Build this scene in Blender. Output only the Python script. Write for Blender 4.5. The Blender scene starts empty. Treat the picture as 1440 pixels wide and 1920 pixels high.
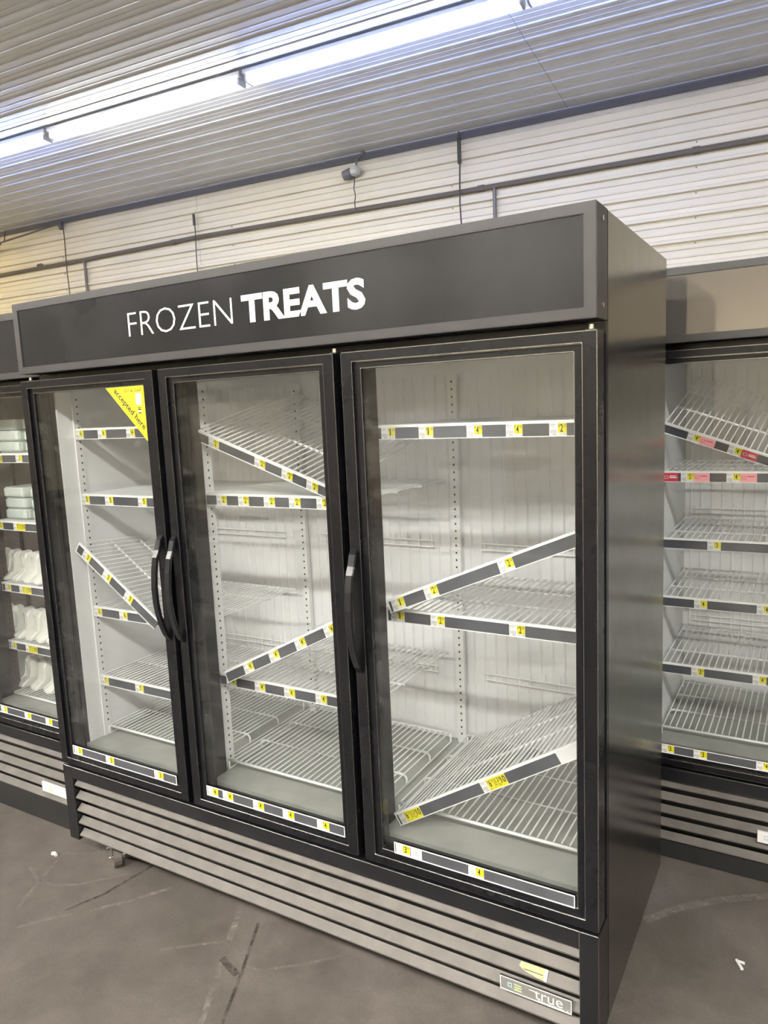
import bpy, bmesh, math, random
from mathutils import Vector, Matrix
random.seed(7)
scn = bpy.context.scene
COL = scn.collection
PI = math.pi
R = math.radians

# ---------------------------------------------------------------- camera
cam_data = bpy.data.cameras.new('camera')
cam_data.sensor_fit = 'HORIZONTAL'
cam_data.sensor_width = 36.0
cam_data.lens = 1376.25 / 1440 * 36.0
cam_data.clip_start = 0.02
cam_data.clip_end = 80
cam = bpy.data.objects.new('camera', cam_data)
COL.objects.link(cam)
cam.matrix_world = Matrix(((0.86160036, -0.03388115, 0.50645521, 2.39174287),
                           (0.50570387, 0.14317064, -0.85074424, -1.59066323),
                           (-0.04368532, 0.98911791, 0.14048971, 1.65745962),
                           (0, 0, 0, 1)))
scn.camera = cam

# ---------------------------------------------------------------- world, view
wd = bpy.data.worlds.new('world')
scn.world = wd
wd.use_nodes = True
wd.node_tree.nodes['Background'].inputs[0].default_value = (0.6, 0.62, 0.66, 1)
wd.node_tree.nodes['Background'].inputs[1].default_value = 0.05
scn.view_settings.view_transform = 'Standard'
scn.view_settings.look = 'None'
scn.view_settings.gamma = 1.0
scn.view_settings.use_curve_mapping = False
scn.view_settings.exposure = 2.5
scn.cycles.max_bounces = 10
scn.cycles.transparent_max_bounces = 16
scn.cycles.caustics_reflective = False
scn.cycles.caustics_refractive = False
scn.cycles.sample_clamp_indirect = 6.0

TUBE_COOL = ((0.40, 0.52, 1.0), 8.0)     # bluish tubes over the freezers
TUBE_NEUTRAL = ((0.92, 0.95, 1.0), 6.5)
TUBE_WARM = ((1.0, 0.92, 0.78), 42.0)     # the far row of the hall
TUBE_NEAR = ((1.0, 0.965, 0.89), 84.0)     # the row behind the viewer
TUBE_YELLOW = ((1.0, 0.78, 0.36), 14.0)   # added unseen strip light, tints the left wall yellow


# ---------------------------------------------------------------- materials
def new_mat(name):
    m = bpy.data.materials.new(name)
    m.use_nodes = True
    nt = m.node_tree
    return m, nt, nt.nodes['Principled BSDF'], nt.nodes['Material Output']


def mat(name, color, rough=0.5, metal=0.0, spec=0.5, var=0.0, scale=20.0, bump=0.0, rvar=0.0, stretch=None, coat=0.0):
    m, nt, b, out = new_mat(name)
    b.inputs['Base Color'].default_value = (*color, 1)
    b.inputs['Roughness'].default_value = rough
    b.inputs['Metallic'].default_value = metal
    b.inputs['Specular IOR Level'].default_value = spec
    b.inputs['Coat Weight'].default_value = coat
    if var or bump or rvar:
        tc = nt.nodes.new('ShaderNodeTexCoord')
        mp = nt.nodes.new('ShaderNodeMapping')
        nt.links.new(tc.outputs['Object'], mp.inputs[0])
        if stretch:
            mp.inputs['Scale'].default_value = stretch
        nz = nt.nodes.new('ShaderNodeTexNoise')
        nz.inputs['Scale'].default_value = scale
        nz.inputs['Detail'].default_value = 5
        nz.inputs['Roughness'].default_value = 0.6
        nt.links.new(mp.outputs[0], nz.inputs['Vector'])
        if var:
            rp = nt.nodes.new('ShaderNodeValToRGB')
            rp.color_ramp.elements[0].position = 0.3
            rp.color_ramp.elements[1].position = 0.7
            rp.color_ramp.elements[0].color = (*[max(0, c * (1 - var)) for c in color], 1)
            rp.color_ramp.elements[1].color = (*[min(1, c * (1 + var)) for c in color], 1)
            nt.links.new(nz.outputs[0], rp.inputs[0])
            nt.links.new(rp.outputs[0], b.inputs['Base Color'])
        if rvar:
            mr = nt.nodes.new('ShaderNodeMapRange')
            mr.inputs['To Min'].default_value = max(0.02, rough - rvar)
            mr.inputs['To Max'].default_value = min(1, rough + rvar)
            nt.links.new(nz.outputs[0], mr.inputs['Value'])
            nt.links.new(mr.outputs[0], b.inputs['Roughness'])
        if bump:
            bp = nt.nodes.new('ShaderNodeBump')
            bp.inputs['Strength'].default_value = bump
            bp.inputs['Distance'].default_value = 0.004
            nt.links.new(nz.outputs[0], bp.inputs['Height'])
            nt.links.new(bp.outputs[0], b.inputs['Normal'])
    return m


def emit(name, color, strength):
    m, nt, b, out = new_mat(name)
    b.inputs['Base Color'].default_value = (0.9, 0.9, 0.9, 1)
    b.inputs['Emission Color'].default_value = (*color, 1)
    b.inputs['Emission Strength'].default_value = strength
    return m


def glass_mat(name, tint, smear=0.05):
    """thin pane: clear transmission, Fresnel reflection, a light haze of wiped dirt"""
    m, nt, b, out = new_mat(name)
    nt.nodes.remove(b)
    tr = nt.nodes.new('ShaderNodeBsdfTransparent')
    tr.inputs[0].default_value = (*tint, 1)
    gl = nt.nodes.new('ShaderNodeBsdfGlossy')
    gl.inputs['Roughness'].default_value = 0.03
    fr = nt.nodes.new('ShaderNodeFresnel')
    geo = nt.nodes.new('ShaderNodeNewGeometry')
    ior = nt.nodes.new('ShaderNodeMapRange')      # both faces of the pane see air: no total reflection inside
    ior.inputs['To Min'].default_value = 1.5
    ior.inputs['To Max'].default_value = 1 / 1.5
    nt.links.new(geo.outputs['Backfacing'], ior.inputs['Value'])
    nt.links.new(ior.outputs[0], fr.inputs[0])
    mx = nt.nodes.new('ShaderNodeMixShader')
    nt.links.new(fr.outputs[0], mx.inputs[0])
    nt.links.new(tr.outputs[0], mx.inputs[1])
    nt.links.new(gl.outputs[0], mx.inputs[2])
    df = nt.nodes.new('ShaderNodeBsdfDiffuse')
    df.inputs[0].default_value = (0.8, 0.8, 0.78, 1)
    tc = nt.nodes.new('ShaderNodeTexCoord')
    mp = nt.nodes.new('ShaderNodeMapping')
    mp.inputs['Rotation'].default_value = (0, 0.35, 0)
    mp.inputs['Scale'].default_value = (1.5, 1, 5)
    nz = nt.nodes.new('ShaderNodeTexNoise')
    nz.inputs['Scale'].default_value = 3.5
    nz.inputs['Detail'].default_value = 6
    nz.inputs['Distortion'].default_value = 1.2
    nt.links.new(tc.outputs['Object'], mp.inputs[0])
    nt.links.new(mp.outputs[0], nz.inputs['Vector'])
    mr = nt.nodes.new('ShaderNodeMapRange')
    mr.inputs['From Min'].default_value = 0.48
    mr.inputs['From Max'].default_value = 0.8
    mr.inputs['To Min'].default_value = 0.0
    mr.inputs['To Max'].default_value = smear
    nt.links.new(nz.outputs[0], mr.inputs['Value'])
    mx2 = nt.nodes.new('ShaderNodeMixShader')
    nt.links.new(mr.outputs[0], mx2.inputs[0])
    nt.links.new(mx.outputs[0], mx2.inputs[1])
    nt.links.new(df.outputs[0], mx2.inputs[2])
    nt.links.new(mx2.outputs[0], out.inputs[0])
    return m


def floor_mat():
    m, nt, b, out = new_mat('concrete_floor')
    tc = nt.nodes.new('ShaderNodeTexCoord')

    def noise(scale, detail=6, rough=0.6, dist=0.0):
        n = nt.nodes.new('ShaderNodeTexNoise')
        n.inputs['Scale'].default_value = scale
        n.inputs['Detail'].default_value = detail
        n.inputs['Roughness'].default_value = rough
        n.inputs['Distortion'].default_value = dist
        nt.links.new(tc.outputs['Object'], n.inputs['Vector'])
        return n
    n1 = noise(1.6, 7, 0.62, 0.8)
    r1 = nt.nodes.new('ShaderNodeValToRGB')
    e = r1.color_ramp.elements
    e[0].position, e[0].color = 0.3, (0.078, 0.067, 0.058, 1)
    e[1].position, e[1].color = 0.72, (0.175, 0.153, 0.135, 1)
    nt.links.new(n1.outputs[0], r1.inputs[0])
    n2 = noise(9, 8, 0.7)
    r2 = nt.nodes.new('ShaderNodeValToRGB')
    e = r2.color_ramp.elements
    e[0].position, e[0].color = 0.28, (0.62, 0.62, 0.62, 1)
    e[1].position, e[1].color = 0.6, (1.0, 1.0, 1.0, 1)
    nt.links.new(n2.outputs[0], r2.inputs[0])
    mx = nt.nodes.new('ShaderNodeMixRGB')
    mx.blend_type = 'MULTIPLY'
    mx.inputs[0].default_value = 0.8
    nt.links.new(r1.outputs[0], mx.inputs[1])
    nt.links.new(r2.outputs[0], mx.inputs[2])
    n3 = noise(160, 3, 0.6)
    r3 = nt.nodes.new('ShaderNodeValToRGB')
    e = r3.color_ramp.elements
    e[0].position, e[0].color = 0.3, (0.85, 0.85, 0.85, 1)
    e[1].position, e[1].color = 0.7, (1.1, 1.1, 1.1, 1)
    nt.links.new(n3.outputs[0], r3.inputs[0])
    mx2 = nt.nodes.new('ShaderNodeMixRGB')
    mx2.blend_type = 'MULTIPLY'
    mx2.inputs[0].default_value = 1.0
    nt.links.new(mx.outputs[0], mx2.inputs[1])
    nt.links.new(r3.outputs[0], mx2.inputs[2])
    nt.links.new(mx2.outputs[0], b.inputs['Base Color'])
    mr = nt.nodes.new('ShaderNodeMapRange')
    mr.inputs['To Min'].default_value = 0.42
    mr.inputs['To Max'].default_value = 0.7
    nt.links.new(n2.outputs[0], mr.inputs['Value'])
    nt.links.new(mr.outputs[0], b.inputs['Roughness'])
    bp = nt.nodes.new('ShaderNodeBump')
    bp.inputs['Strength'].default_value = 0.15
    bp.inputs['Distance'].default_value = 0.003
    nt.links.new(n3.outputs[0], bp.inputs['Height'])
    nt.links.new(bp.outputs[0], b.inputs['Normal'])
    return m


def scuff_mat(name, color):
    """abraded residue: broken up by noise so that the concrete shows through"""
    m, nt, b, out = new_mat(name)
    b.inputs['Base Color'].default_value = (*color, 1)
    b.inputs['Roughness'].default_value = 0.7
    tc = nt.nodes.new('ShaderNodeTexCoord')
    nz = nt.nodes.new('ShaderNodeTexNoise')
    nz.inputs['Scale'].default_value = 38
    nz.inputs['Detail'].default_value = 6
    nz.inputs['Roughness'].default_value = 0.75
    nt.links.new(tc.outputs['Object'], nz.inputs['Vector'])
    mr = nt.nodes.new('ShaderNodeMapRange')
    mr.inputs['From Min'].default_value = 0.38
    mr.inputs['From Max'].default_value = 0.66
    mr.inputs['To Max'].default_value = 0.85
    nt.links.new(nz.outputs[0], mr.inputs['Value'])
    nt.links.new(mr.outputs[0], b.inputs['Alpha'])
    return m


M = {}
M['black'] = mat('black_enamel', (0.008, 0.008, 0.010), 0.25, 0.0, 0.42, rvar=0.08, scale=6)
M['frame'] = mat('black_anodised_frame', (0.005, 0.005, 0.0068), 0.28, 0.0, 0.3, rvar=0.06, scale=8)
M['header'] = mat('charcoal_header_frame', (0.036, 0.035, 0.035), 0.42, 0.0, 0.4)
M['sign'] = mat('charcoal_sign_film', (0.015, 0.015, 0.0165), 0.22, 0.0, 0.3, var=0.25, scale=3, rvar=0.12)
M['sign_grey'] = mat('glossy_grey_sign_film', (0.22, 0.205, 0.19), 0.07, 0.7, 0.6, rvar=0.02, scale=3)
M['side'] = mat('black_side_panel', (0.25, 0.24, 0.225), 0.22, 1.0, 0.6, rvar=0.06, scale=14)
M['gasket'] = mat('black_rubber_gasket', (0.012, 0.012, 0.013), 0.5)
M['chrome'] = mat('bright_metal', (0.72, 0.71, 0.68), 0.22, 1.0)
M['liner'] = mat('white_liner', (0.76, 0.76, 0.77), 0.42, 0.0, 0.5, var=0.04, scale=4)
M['liner_dark'] = mat('dark_brown_liner', (0.075, 0.058, 0.055), 0.5)
M['pan'] = mat('grey_floor_pan', (0.36, 0.36, 0.33), 0.35, 0.2, 0.5, var=0.15, scale=7)
M['edge_glint'] = mat('highlight_metal_edge', (0.30, 0.295, 0.29), 0.24, 1.0)  # lighter metal on the bevels: highlights along door and base edges put into colour
M['post'] = mat('white_shelf_post', (0.78, 0.78, 0.78), 0.4)
M['slot'] = mat('slot_shadow_black', (0.02, 0.02, 0.02), 0.8)
M['wire'] = mat('white_coated_wire', (0.84, 0.84, 0.83), 0.32, 0.0, 0.5)
M['rail'] = mat('grey_price_rail', (0.075, 0.078, 0.09), 0.22, 0.0, 0.6, var=0.2, scale=5)
M['rail_edge'] = mat('white_rail_edge', (0.8, 0.8, 0.8), 0.35)
M['slat'] = mat('dusty_grey_slat', (0.115, 0.105, 0.096), 0.5, 0.2, 0.5, var=0.22, scale=11, rvar=0.1)
M['white'] = mat('white_print', (0.74, 0.74, 0.74), 0.5)
M['yellow'] = mat('yellow_print', (0.72, 0.65, 0.01), 0.5)
M['ink'] = mat('black_ink', (0.012, 0.012, 0.012), 0.6)
M['grey_ink'] = mat('grey_ink', (0.36, 0.36, 0.38), 0.6)
M['red'] = mat('red_print', (0.55, 0.03, 0.07), 0.5)
M['pink'] = mat('pink_print', (0.85, 0.35, 0.38), 0.5)
M['old_yellow'] = mat('torn_yellow_label', (0.62, 0.56, 0.22), 0.6, var=0.35, scale=60)
M['plate'] = mat('brushed_plate', (0.42, 0.42, 0.40), 0.35, 0.6)
M['plate_blue'] = mat('plate_pale_blue', (0.35, 0.55, 0.62), 0.5)
M['plate_green'] = mat('plate_pale_green', (0.48, 0.58, 0.3), 0.5)
M['floor'] = floor_mat()
M['wall'] = mat('cream_wall_steel', (0.86, 0.80, 0.64), 0.42, 0.0, 0.5, var=0.05, scale=0.9, rvar=0.06)
M['ceil'] = mat('white_ceiling_steel', (0.79, 0.81, 0.85), 0.30, 0.0, 0.6, var=0.06, scale=1.2, rvar=0.05)
M['trim'] = mat('grey_eave_trim', (0.20, 0.20, 0.22), 0.5)
M['conduit'] = mat('grey_conduit', (0.23, 0.21, 0.19), 0.5, 0.4)
M['cable'] = mat('dark_cable', (0.10, 0.09, 0.08), 0.6)
M['housing'] = mat('white_lamp_housing', (0.62, 0.62, 0.62), 0.4)
M['plastic'] = mat('white_moulded_plastic', (0.74, 0.74, 0.69), 0.35, var=0.05, scale=12)
M['frosted'] = mat('pale_frosted_plastic', (0.60, 0.65, 0.61), 0.3, var=0.12, scale=14)
M['rubber'] = mat('grey_caster_rubber', (0.085, 0.07, 0.062), 0.6)
M['scuff'] = scuff_mat('pale_scuff', (0.25, 0.22, 0.195))
M['tape'] = scuff_mat('tape_residue', (0.29, 0.26, 0.23))
M['dark_scuff'] = scuff_mat('dark_stain', (0.045, 0.038, 0.033))
M['glass'] = glass_mat('freezer_glass', (0.95, 0.96, 0.96), 0.025)
M['glass_clear'] = glass_mat('freezer_glass_side', (0.95, 0.96, 0.96), 0.025)
M['tube_cool'] = emit('tube_cool', *TUBE_COOL)
M['tube_neutral'] = emit('tube_neutral', *TUBE_NEUTRAL)
M['tube_warm'] = emit('tube_warm', *TUBE_WARM)
M['tube_yellow'] = emit('tube_yellow', *TUBE_YELLOW)
M['tube_near'] = emit('tube_near', *TUBE_NEAR)


# ---------------------------------------------------------------- mesh builder
class MB:
    def __init__(self):
        self.v, self.f, self.m, self.mats = [], [], [], []

    def mi(self, m):
        if m not in self.mats:
            self.mats.append(m)
        return self.mats.index(m)

    def poly(self, pts, m):
        n = len(self.v)
        self.v += [tuple(p) for p in pts]
        self.f.append(tuple(range(n, n + len(pts))))
        self.m.append(self.mi(m))

    def hexa(self, c, m):
        n = len(self.v)
        self.v += [tuple(p) for p in c]
        k = self.mi(m)
        for q in ((0, 3, 2, 1), (4, 5, 6, 7), (0, 1, 5, 4), (1, 2, 6, 5), (2, 3, 7, 6), (3, 0, 4, 7)):
            self.f.append(tuple(n + i for i in q))
            self.m.append(k)

    def box(self, x0, y0, z0, x1, y1, z1, m):
        self.hexa([(x0, y0, z0), (x1, y0, z0), (x1, y1, z0), (x0, y1, z0),
                   (x0, y0, z1), (x1, y0, z1), (x1, y1, z1), (x0, y1, z1)], m)

    def tube(self, pts, r, m, n=6, caps=True):
        """round bar through a polyline"""
        pts = [Vector(p) for p in pts]
        k = self.mi(m)
        base = len(self.v)
        ref = None
        for i, p in enumerate(pts):
            if i == 0:
                d = pts[1] - pts[0]
            elif i == len(pts) - 1:
                d = pts[-1] - pts[-2]
            else:
                d = (pts[i + 1] - pts[i]).normalized() + (pts[i] - pts[i - 1]).normalized()
            d.normalize()
            if ref is None:
                ref = Vector((0, 0, 1)) if abs(d.z) < 0.9 else Vector((1, 0, 0))
            a = d.cross(ref).normalized()
            b = d.cross(a).normalized()
            for j in range(n):
                t = 2 * PI * j / n
                self.v.append(tuple(p + a * (r * math.cos(t)) + b * (r * math.sin(t))))
        for i in range(len(pts) - 1):
            for j in range(n):
                q = base + i * n
                self.f.append((q + j, q + (j + 1) % n, q + n + (j + 1) % n, q + n + j))
                self.m.append(k)
        if caps:
            self.f.append(tuple(base + j for j in range(n))[::-1])
            self.m.append(k)
            e = base + (len(pts) - 1) * n
            self.f.append(tuple(e + j for j in range(n)))
            self.m.append(k)

    def cyl(self, a, b, r, m, n=14):
        self.tube([a, b], r, m, n)

    def ring(self, x0, z0, x1, z1, w, y0, y1, m, wz=None):
        """rectangular picture-frame, mitred, in the xz plane from y0 to y1"""
        wz = w if wz is None else wz
        o = [(x0, z0), (x1, z0), (x1, z1), (x0, z1)]
        i = [(x0 + w, z0 + wz), (x1 - w, z0 + wz), (x1 - w, z1 - wz), (x0 + w, z1 - wz)]
        n = len(self.v)
        for y in (y0, y1):
            self.v += [(p[0], y, p[1]) for p in o] + [(p[0], y, p[1]) for p in i]
        k = self.mi(m)
        for j in range(4):
            j2 = (j + 1) % 4
            for q in ((j, j2, 4 + j2, 4 + j), (8 + j, 12 + j, 12 + j2, 8 + j2),
                      (j, 8 + j, 8 + j2, j2), (4 + j, 4 + j2, 12 + j2, 12 + j)):
                self.f.append(tuple(n + t for t in q))
                self.m.append(k)

    def prism(self, poly2, lo, hi, axis, m):
        """extrude a closed 2-D polygon along an axis"""
        def P(a, b, t):
            return {'x': (t, a, b), 'y': (a, t, b), 'z': (a, b, t)}[axis]
        n = len(poly2)
        b = len(self.v)
        self.v += [P(p[0], p[1], lo) for p in poly2] + [P(p[0], p[1], hi) for p in poly2]
        k = self.mi(m)
        self.f.append(tuple(b + i for i in range(n))[::-1])
        self.f.append(tuple(b + n + i for i in range(n)))
        self.m += [k, k]
        for i in range(n):
            j = (i + 1) % n
            self.f.append((b + i, b + j, b + n + j, b + n + i))
            self.m.append(k)

    def add2d(self, shape, fn, m):
        vs, fs = shape
        b = len(self.v)
        self.v += [fn(x, y) for x, y in vs]
        k = self.mi(m)
        for f in fs:
            self.f.append(tuple(b + i for i in f))
            self.m.append(k)

    def mesh(self, name, bevel=0.0, seg=2, smooth=False, fix=True, edge=None):
        ei = -1 if edge is None else self.mi(edge)
        me = bpy.data.meshes.new(name)
        me.from_pydata(self.v, [], self.f)
        for m in self.mats:
            me.materials.append(m)
        me.polygons.foreach_set('material_index', self.m)
        if fix or bevel:
            bm = bmesh.new()
            bm.from_mesh(me)
            if fix:
                bmesh.ops.recalc_face_normals(bm, faces=bm.faces)
            if bevel:
                es = [e for e in bm.edges if len(e.link_faces) == 2 and e.calc_face_angle(0) > 0.6]
                bmesh.ops.bevel(bm, geom=es, offset=bevel, segments=seg, affect='EDGES', clamp_overlap=True, material=ei)
            bm.to_mesh(me)
            bm.free()
        if smooth:
            me.polygons.foreach_set('use_smooth', [True] * len(me.polygons))
        me.update()
        return me

    def build(self, name, parent=None, loc=(0, 0, 0), rot=(0, 0, 0), **kw):
        stuff = kw.pop('stuff', False)
        return put(name, self.mesh(name, **kw), parent, loc, rot, stuff)


def put(name, me, parent=None, loc=(0, 0, 0), rot=(0, 0, 0), stuff=False):
    o = bpy.data.objects.new(name, me)
    COL.objects.link(o)
    o.location = loc
    o.rotation_euler = rot
    if parent:
        o.parent = parent
    if stuff:
        o['kind'] = 'stuff'
    return o


def thing(name, label, cat, loc=(0, 0, 0), rot=(0, 0, 0), group=None):
    o = bpy.data.objects.new(name, None)
    o.empty_display_size = 0.1
    COL.objects.link(o)
    o.location = loc
    o.rotation_euler = rot
    o['label'] = label
    o['category'] = cat
    if group:
        o['group'] = group
    return o


def tag(o, label, cat, group=None):
    o['label'] = label
    o['category'] = cat
    if group:
        o['group'] = group
    return o


_txt = {}


def text2d(s, offset=0.0):
    """outline of a text as flat triangles, scaled to the unit box"""
    key = (s, offset)
    if key not in _txt:
        cu = bpy.data.curves.new('text', 'FONT')
        cu.body = s
        cu.resolution_u = 3
        cu.offset = offset
        ob = bpy.data.objects.new('text', cu)
        COL.objects.link(ob)
        dg = bpy.context.evaluated_depsgraph_get()
        me = bpy.data.meshes.new_from_object(ob.evaluated_get(dg))
        vs = [(v.co.x, v.co.y) for v in me.vertices]
        fs = [tuple(p.vertices) for p in me.polygons]
        bpy.data.objects.remove(ob)
        bpy.data.curves.remove(cu)
        bpy.data.meshes.remove(me)
        x0 = min(v[0] for v in vs)
        x1 = max(v[0] for v in vs)
        y0 = min(v[1] for v in vs)
        y1 = max(v[1] for v in vs)
        _txt[key] = ([((v[0] - x0) / (x1 - x0), (v[1] - y0) / (y1 - y0)) for v in vs], fs, (x1 - x0) / (y1 - y0))
    return _txt[key]


def add_text(mb, s, x0, z0, x1, z1, y, m, offset=0.0, turn=None):
    """text fitted into a box on the plane y (front faces -y)"""
    vs, fs, asp = text2d(s, offset)

    def fn(u, v):
        x, z = x0 + u * (x1 - x0), z0 + v * (z1 - z0)
        if turn:
            return turn(x, z)
        return (x, y, z)
    mb.add2d((vs, fs), fn, m)


# ---------------------------------------------------------------- the hall (turned 4.5 degrees against the freezers)
YAW = R(4.5)
P0 = Vector((1.957, 6.56, 0.0))
EU = Vector((math.cos(YAW), math.sin(YAW), 0))
EV = Vector((-math.sin(YAW), math.cos(YAW), 0))
HALL = (P0.x, P0.y, 0)
ZC = 4.615           # ceiling height
PITCH = 0.235


def hall(u, v, z):
    p = P0 + EU * u + EV * v
    return (p.x, p.y, z)


def structure(o):
    o['kind'] = 'structure'
    return o


U0, U1, V0 = -17.0, 9.0, -22.0
mb = MB()
mb.box(U0, V0, -0.2, U1, 0.0, 0.0, M['floor'])
floor = structure(mb.build('floor', None, HALL, (0, 0, YAW)))


def profile(t0, t1, phase, hr=0.040, hl=0.013):
    """corrugation profile: list of (position, relief) with one tall rib and two low ribs per pitch"""
    pts = []
    k0 = math.floor((t0 - phase) / PITCH) - 1
    k1 = math.ceil((t1 - phase) / PITCH) + 1
    for k in range(k0, k1 + 1):
        c = phase + k * PITCH
        pts += [(c - 0.022, 0), (c - 0.016, hr), (c + 0.013, hr), (c + 0.026, 0)]
        for q in (1, 2):
            d = c + PITCH * q / 3
            pts += [(d - 0.008, 0), (d - 0.005, hl), (d + 0.004, hl), (d + 0.011, 0)]
    return [(min(max(a, t0), t1), h) for a, h in pts if t0 - 0.02 <= a <= t1 + 0.02]


def sheet(u0, u1, pr, on_wall, m):
    mb = MB()
    k = mb.mi(m)
    for a, h in pr:
        for u in (u0, u1):
            mb.v.append((u, -0.004 - h, a) if on_wall else (u, a, ZC - 0.004 - h))
    for i in range(len(pr) - 1):
        mb.f.append((2 * i, 2 * i + 1, 2 * i + 3, 2 * i + 2))
        mb.m.append(k)
    return mb


# back wall with its siding sheets
mb = MB()
mb.box(U0, 0.0, 0.0, U1, 0.15, ZC + 0.15, M['trim'])
wall_back = structure(mb.build('wall_back', None, HALL, (0, 0, YAW)))
pw = profile(0.0, ZC - 0.005, 4.107)
for a, b in ((-17.0, -12.9), (-12.9, -6.8), (-6.8, 1.2), (1.2, 9.0)):
    sheet(a + 0.002, b - 0.002, pw, True, M['wall']).build('siding_sheet', wall_back, fix=False)
mb = MB()
for u in (-9.35, -6.25, -3.2, -0.68, 2.4):
    for k in range(20):
        z = 4.107 - PITCH * k - 0.035
        if 0 < z < ZC:
            mb.box(u - 0.006, -0.012, z - 0.006, u + 0.006, -0.003, z + 0.006, M['conduit'])
mb.build('screw_rows', wall_back, stuff=True)

# ceiling with its sheets
mb = MB()
mb.box(U0, V0, ZC, U1, 0.0, ZC + 0.15, M['trim'])
ceiling = structure(mb.build('ceiling', None, HALL, (0, 0, YAW)))
pc = profile(V0, -0.01, -0.06, 0.009, 0.0022)
for a, b in ((-17.0, -16.3), (-16.3, -9.1), (-9.1, -1.9), (-1.9, 5.3), (5.3, 9.0)):
    sheet(a + 0.002, b - 0.002, pc, False, M['ceil']).build('ceiling_sheet', ceiling, fix=False)

# eave trim, other walls
mb = MB()
mb.prism([(-0.075, ZC - 0.006), (-0.075, ZC - 0.03), (-0.03, ZC - 0.075), (-0.03, ZC - 0.006)], U0, U1, 'x', M['trim'])
structure(mb.build('trim_1', None, HALL, (0, 0, YAW)))
mb = MB()
mb.box(U0 - 0.15, V0, 0, U0, 0, ZC, M['wall'])
structure(mb.build('wall_left', None, HALL, (0, 0, YAW)))
mb = MB()
mb.box(U1, V0, 0, U1 + 0.15, 0, ZC, M['wall'])
structure(mb.build('wall_right', None, HALL, (0, 0, YAW)))
mb = MB()
mb.box(U0, V0 - 0.15, 0, U1, V0, ZC, M['wall'])
structure(mb.build('wall_front', None, HALL, (0, 0, YAW)))


# ---------------------------------------------------------------- strip lights
def strip_light(u0, u1, v, tube, label, group=None, wings=False):
    zt = ZC - 0.095
    c = hall((u0 + u1) / 2, v, ZC - 0.022)
    t = thing('strip_light', label, 'ceiling light', c, (0, 0, YAW), group)
    L = (u1 - u0) / 2
    mb = MB()
    mb.prism([(-0.062, 0.0), (0.062, 0.0), (0.062, -0.028), (0.03, -0.048), (-0.03, -0.048), (-0.062, -0.028)],
             -L - 0.02, L + 0.02, 'x', M['housing'])
    mb.build('housing', t)
    if wings:      # skirts added to unseen fixtures, shaped to darken the wall towards the ceiling
        for s in (-1, 1):
            mb = MB()
            mb.prism([(s * 0.055, -0.012), (s * 0.115, -0.080), (s * 0.112, -0.082), (s * 0.05, -0.016)], -L, L, 'x', M['housing'])
            mb.build('added_skirt', t)
    for s in (-0.030, 0.030):
        mb = MB()
        mb.cyl((-L + 0.02, s, zt - c[2]), (L - 0.02, s, zt - c[2]), 0.019, tube, 12)
        mb.build('tube', t, smooth=False)
    for s in (-1, 1):
        mb = MB()
        x = s * (L - 0.005)
        mb.box(x - 0.012, -0.055, -0.10, x + 0.012, 0.055, -0.045, M['housing'])
        mb.build('lamp_holder', t, bevel=0.004)
    return t


V_ROW = -2.46
strip_light(-13.9, -11.5, V_ROW, M['tube_yellow'], 'added yellowish strip light, unseen beyond the left edge, tinting the wall')
strip_light(-9.02, -6.645, V_ROW, M['tube_cool'], 'lit twin-tube strip light cut off by the left edge, leftmost of the ceiling row')
strip_light(-6.57, -4.22, V_ROW, M['tube_neutral'], 'lit twin-tube strip light with a white reflection on the ceiling ribs above it')
strip_light(-4.145, -1.715, V_ROW, M['tube_cool'], 'lit strip light with a bluish glow slanting up to the top edge')
strip_light(-1.67, 0.73, V_ROW, M['tube_cool'], 'strip light of which only the tip shows at the top edge, rightmost of the row')
for v in (-10.5, -18.5):
    for i in range(5):
        u = -11.0 + i * 3.6
        strip_light(u, u + 2.4, v, M['tube_near'] if v > -12 else M['tube_warm'], 'warm white strip light, %s of the %s row behind the viewer' % (('leftmost', 'second from left', 'middle one', 'second from right', 'rightmost')[i], 'nearer' if v > -12 else 'farther'), 'ceiling lights behind the viewer', True)

# ---------------------------------------------------------------- fittings on the back wall
pts = [hall(u, -0.055, z) for u, z in ((-16.5, 3.97), (-10.79, 3.968), (-8.87, 3.975), (-6.79, 4.01), (-4.48, 3.994), (-3.09, 3.985), (-0.65, 3.982), (4, 3.978), (8.8, 3.98))]
t = thing('conduit_pipe', 'long grey conduit pipe running level along the cream ribbed wall', 'pipe', hall(0, 0, 3.98))
o = P0 + Vector((0, 0, 3.98))


def rel(p, t):
    return tuple(Vector(p) - t.location)


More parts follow.
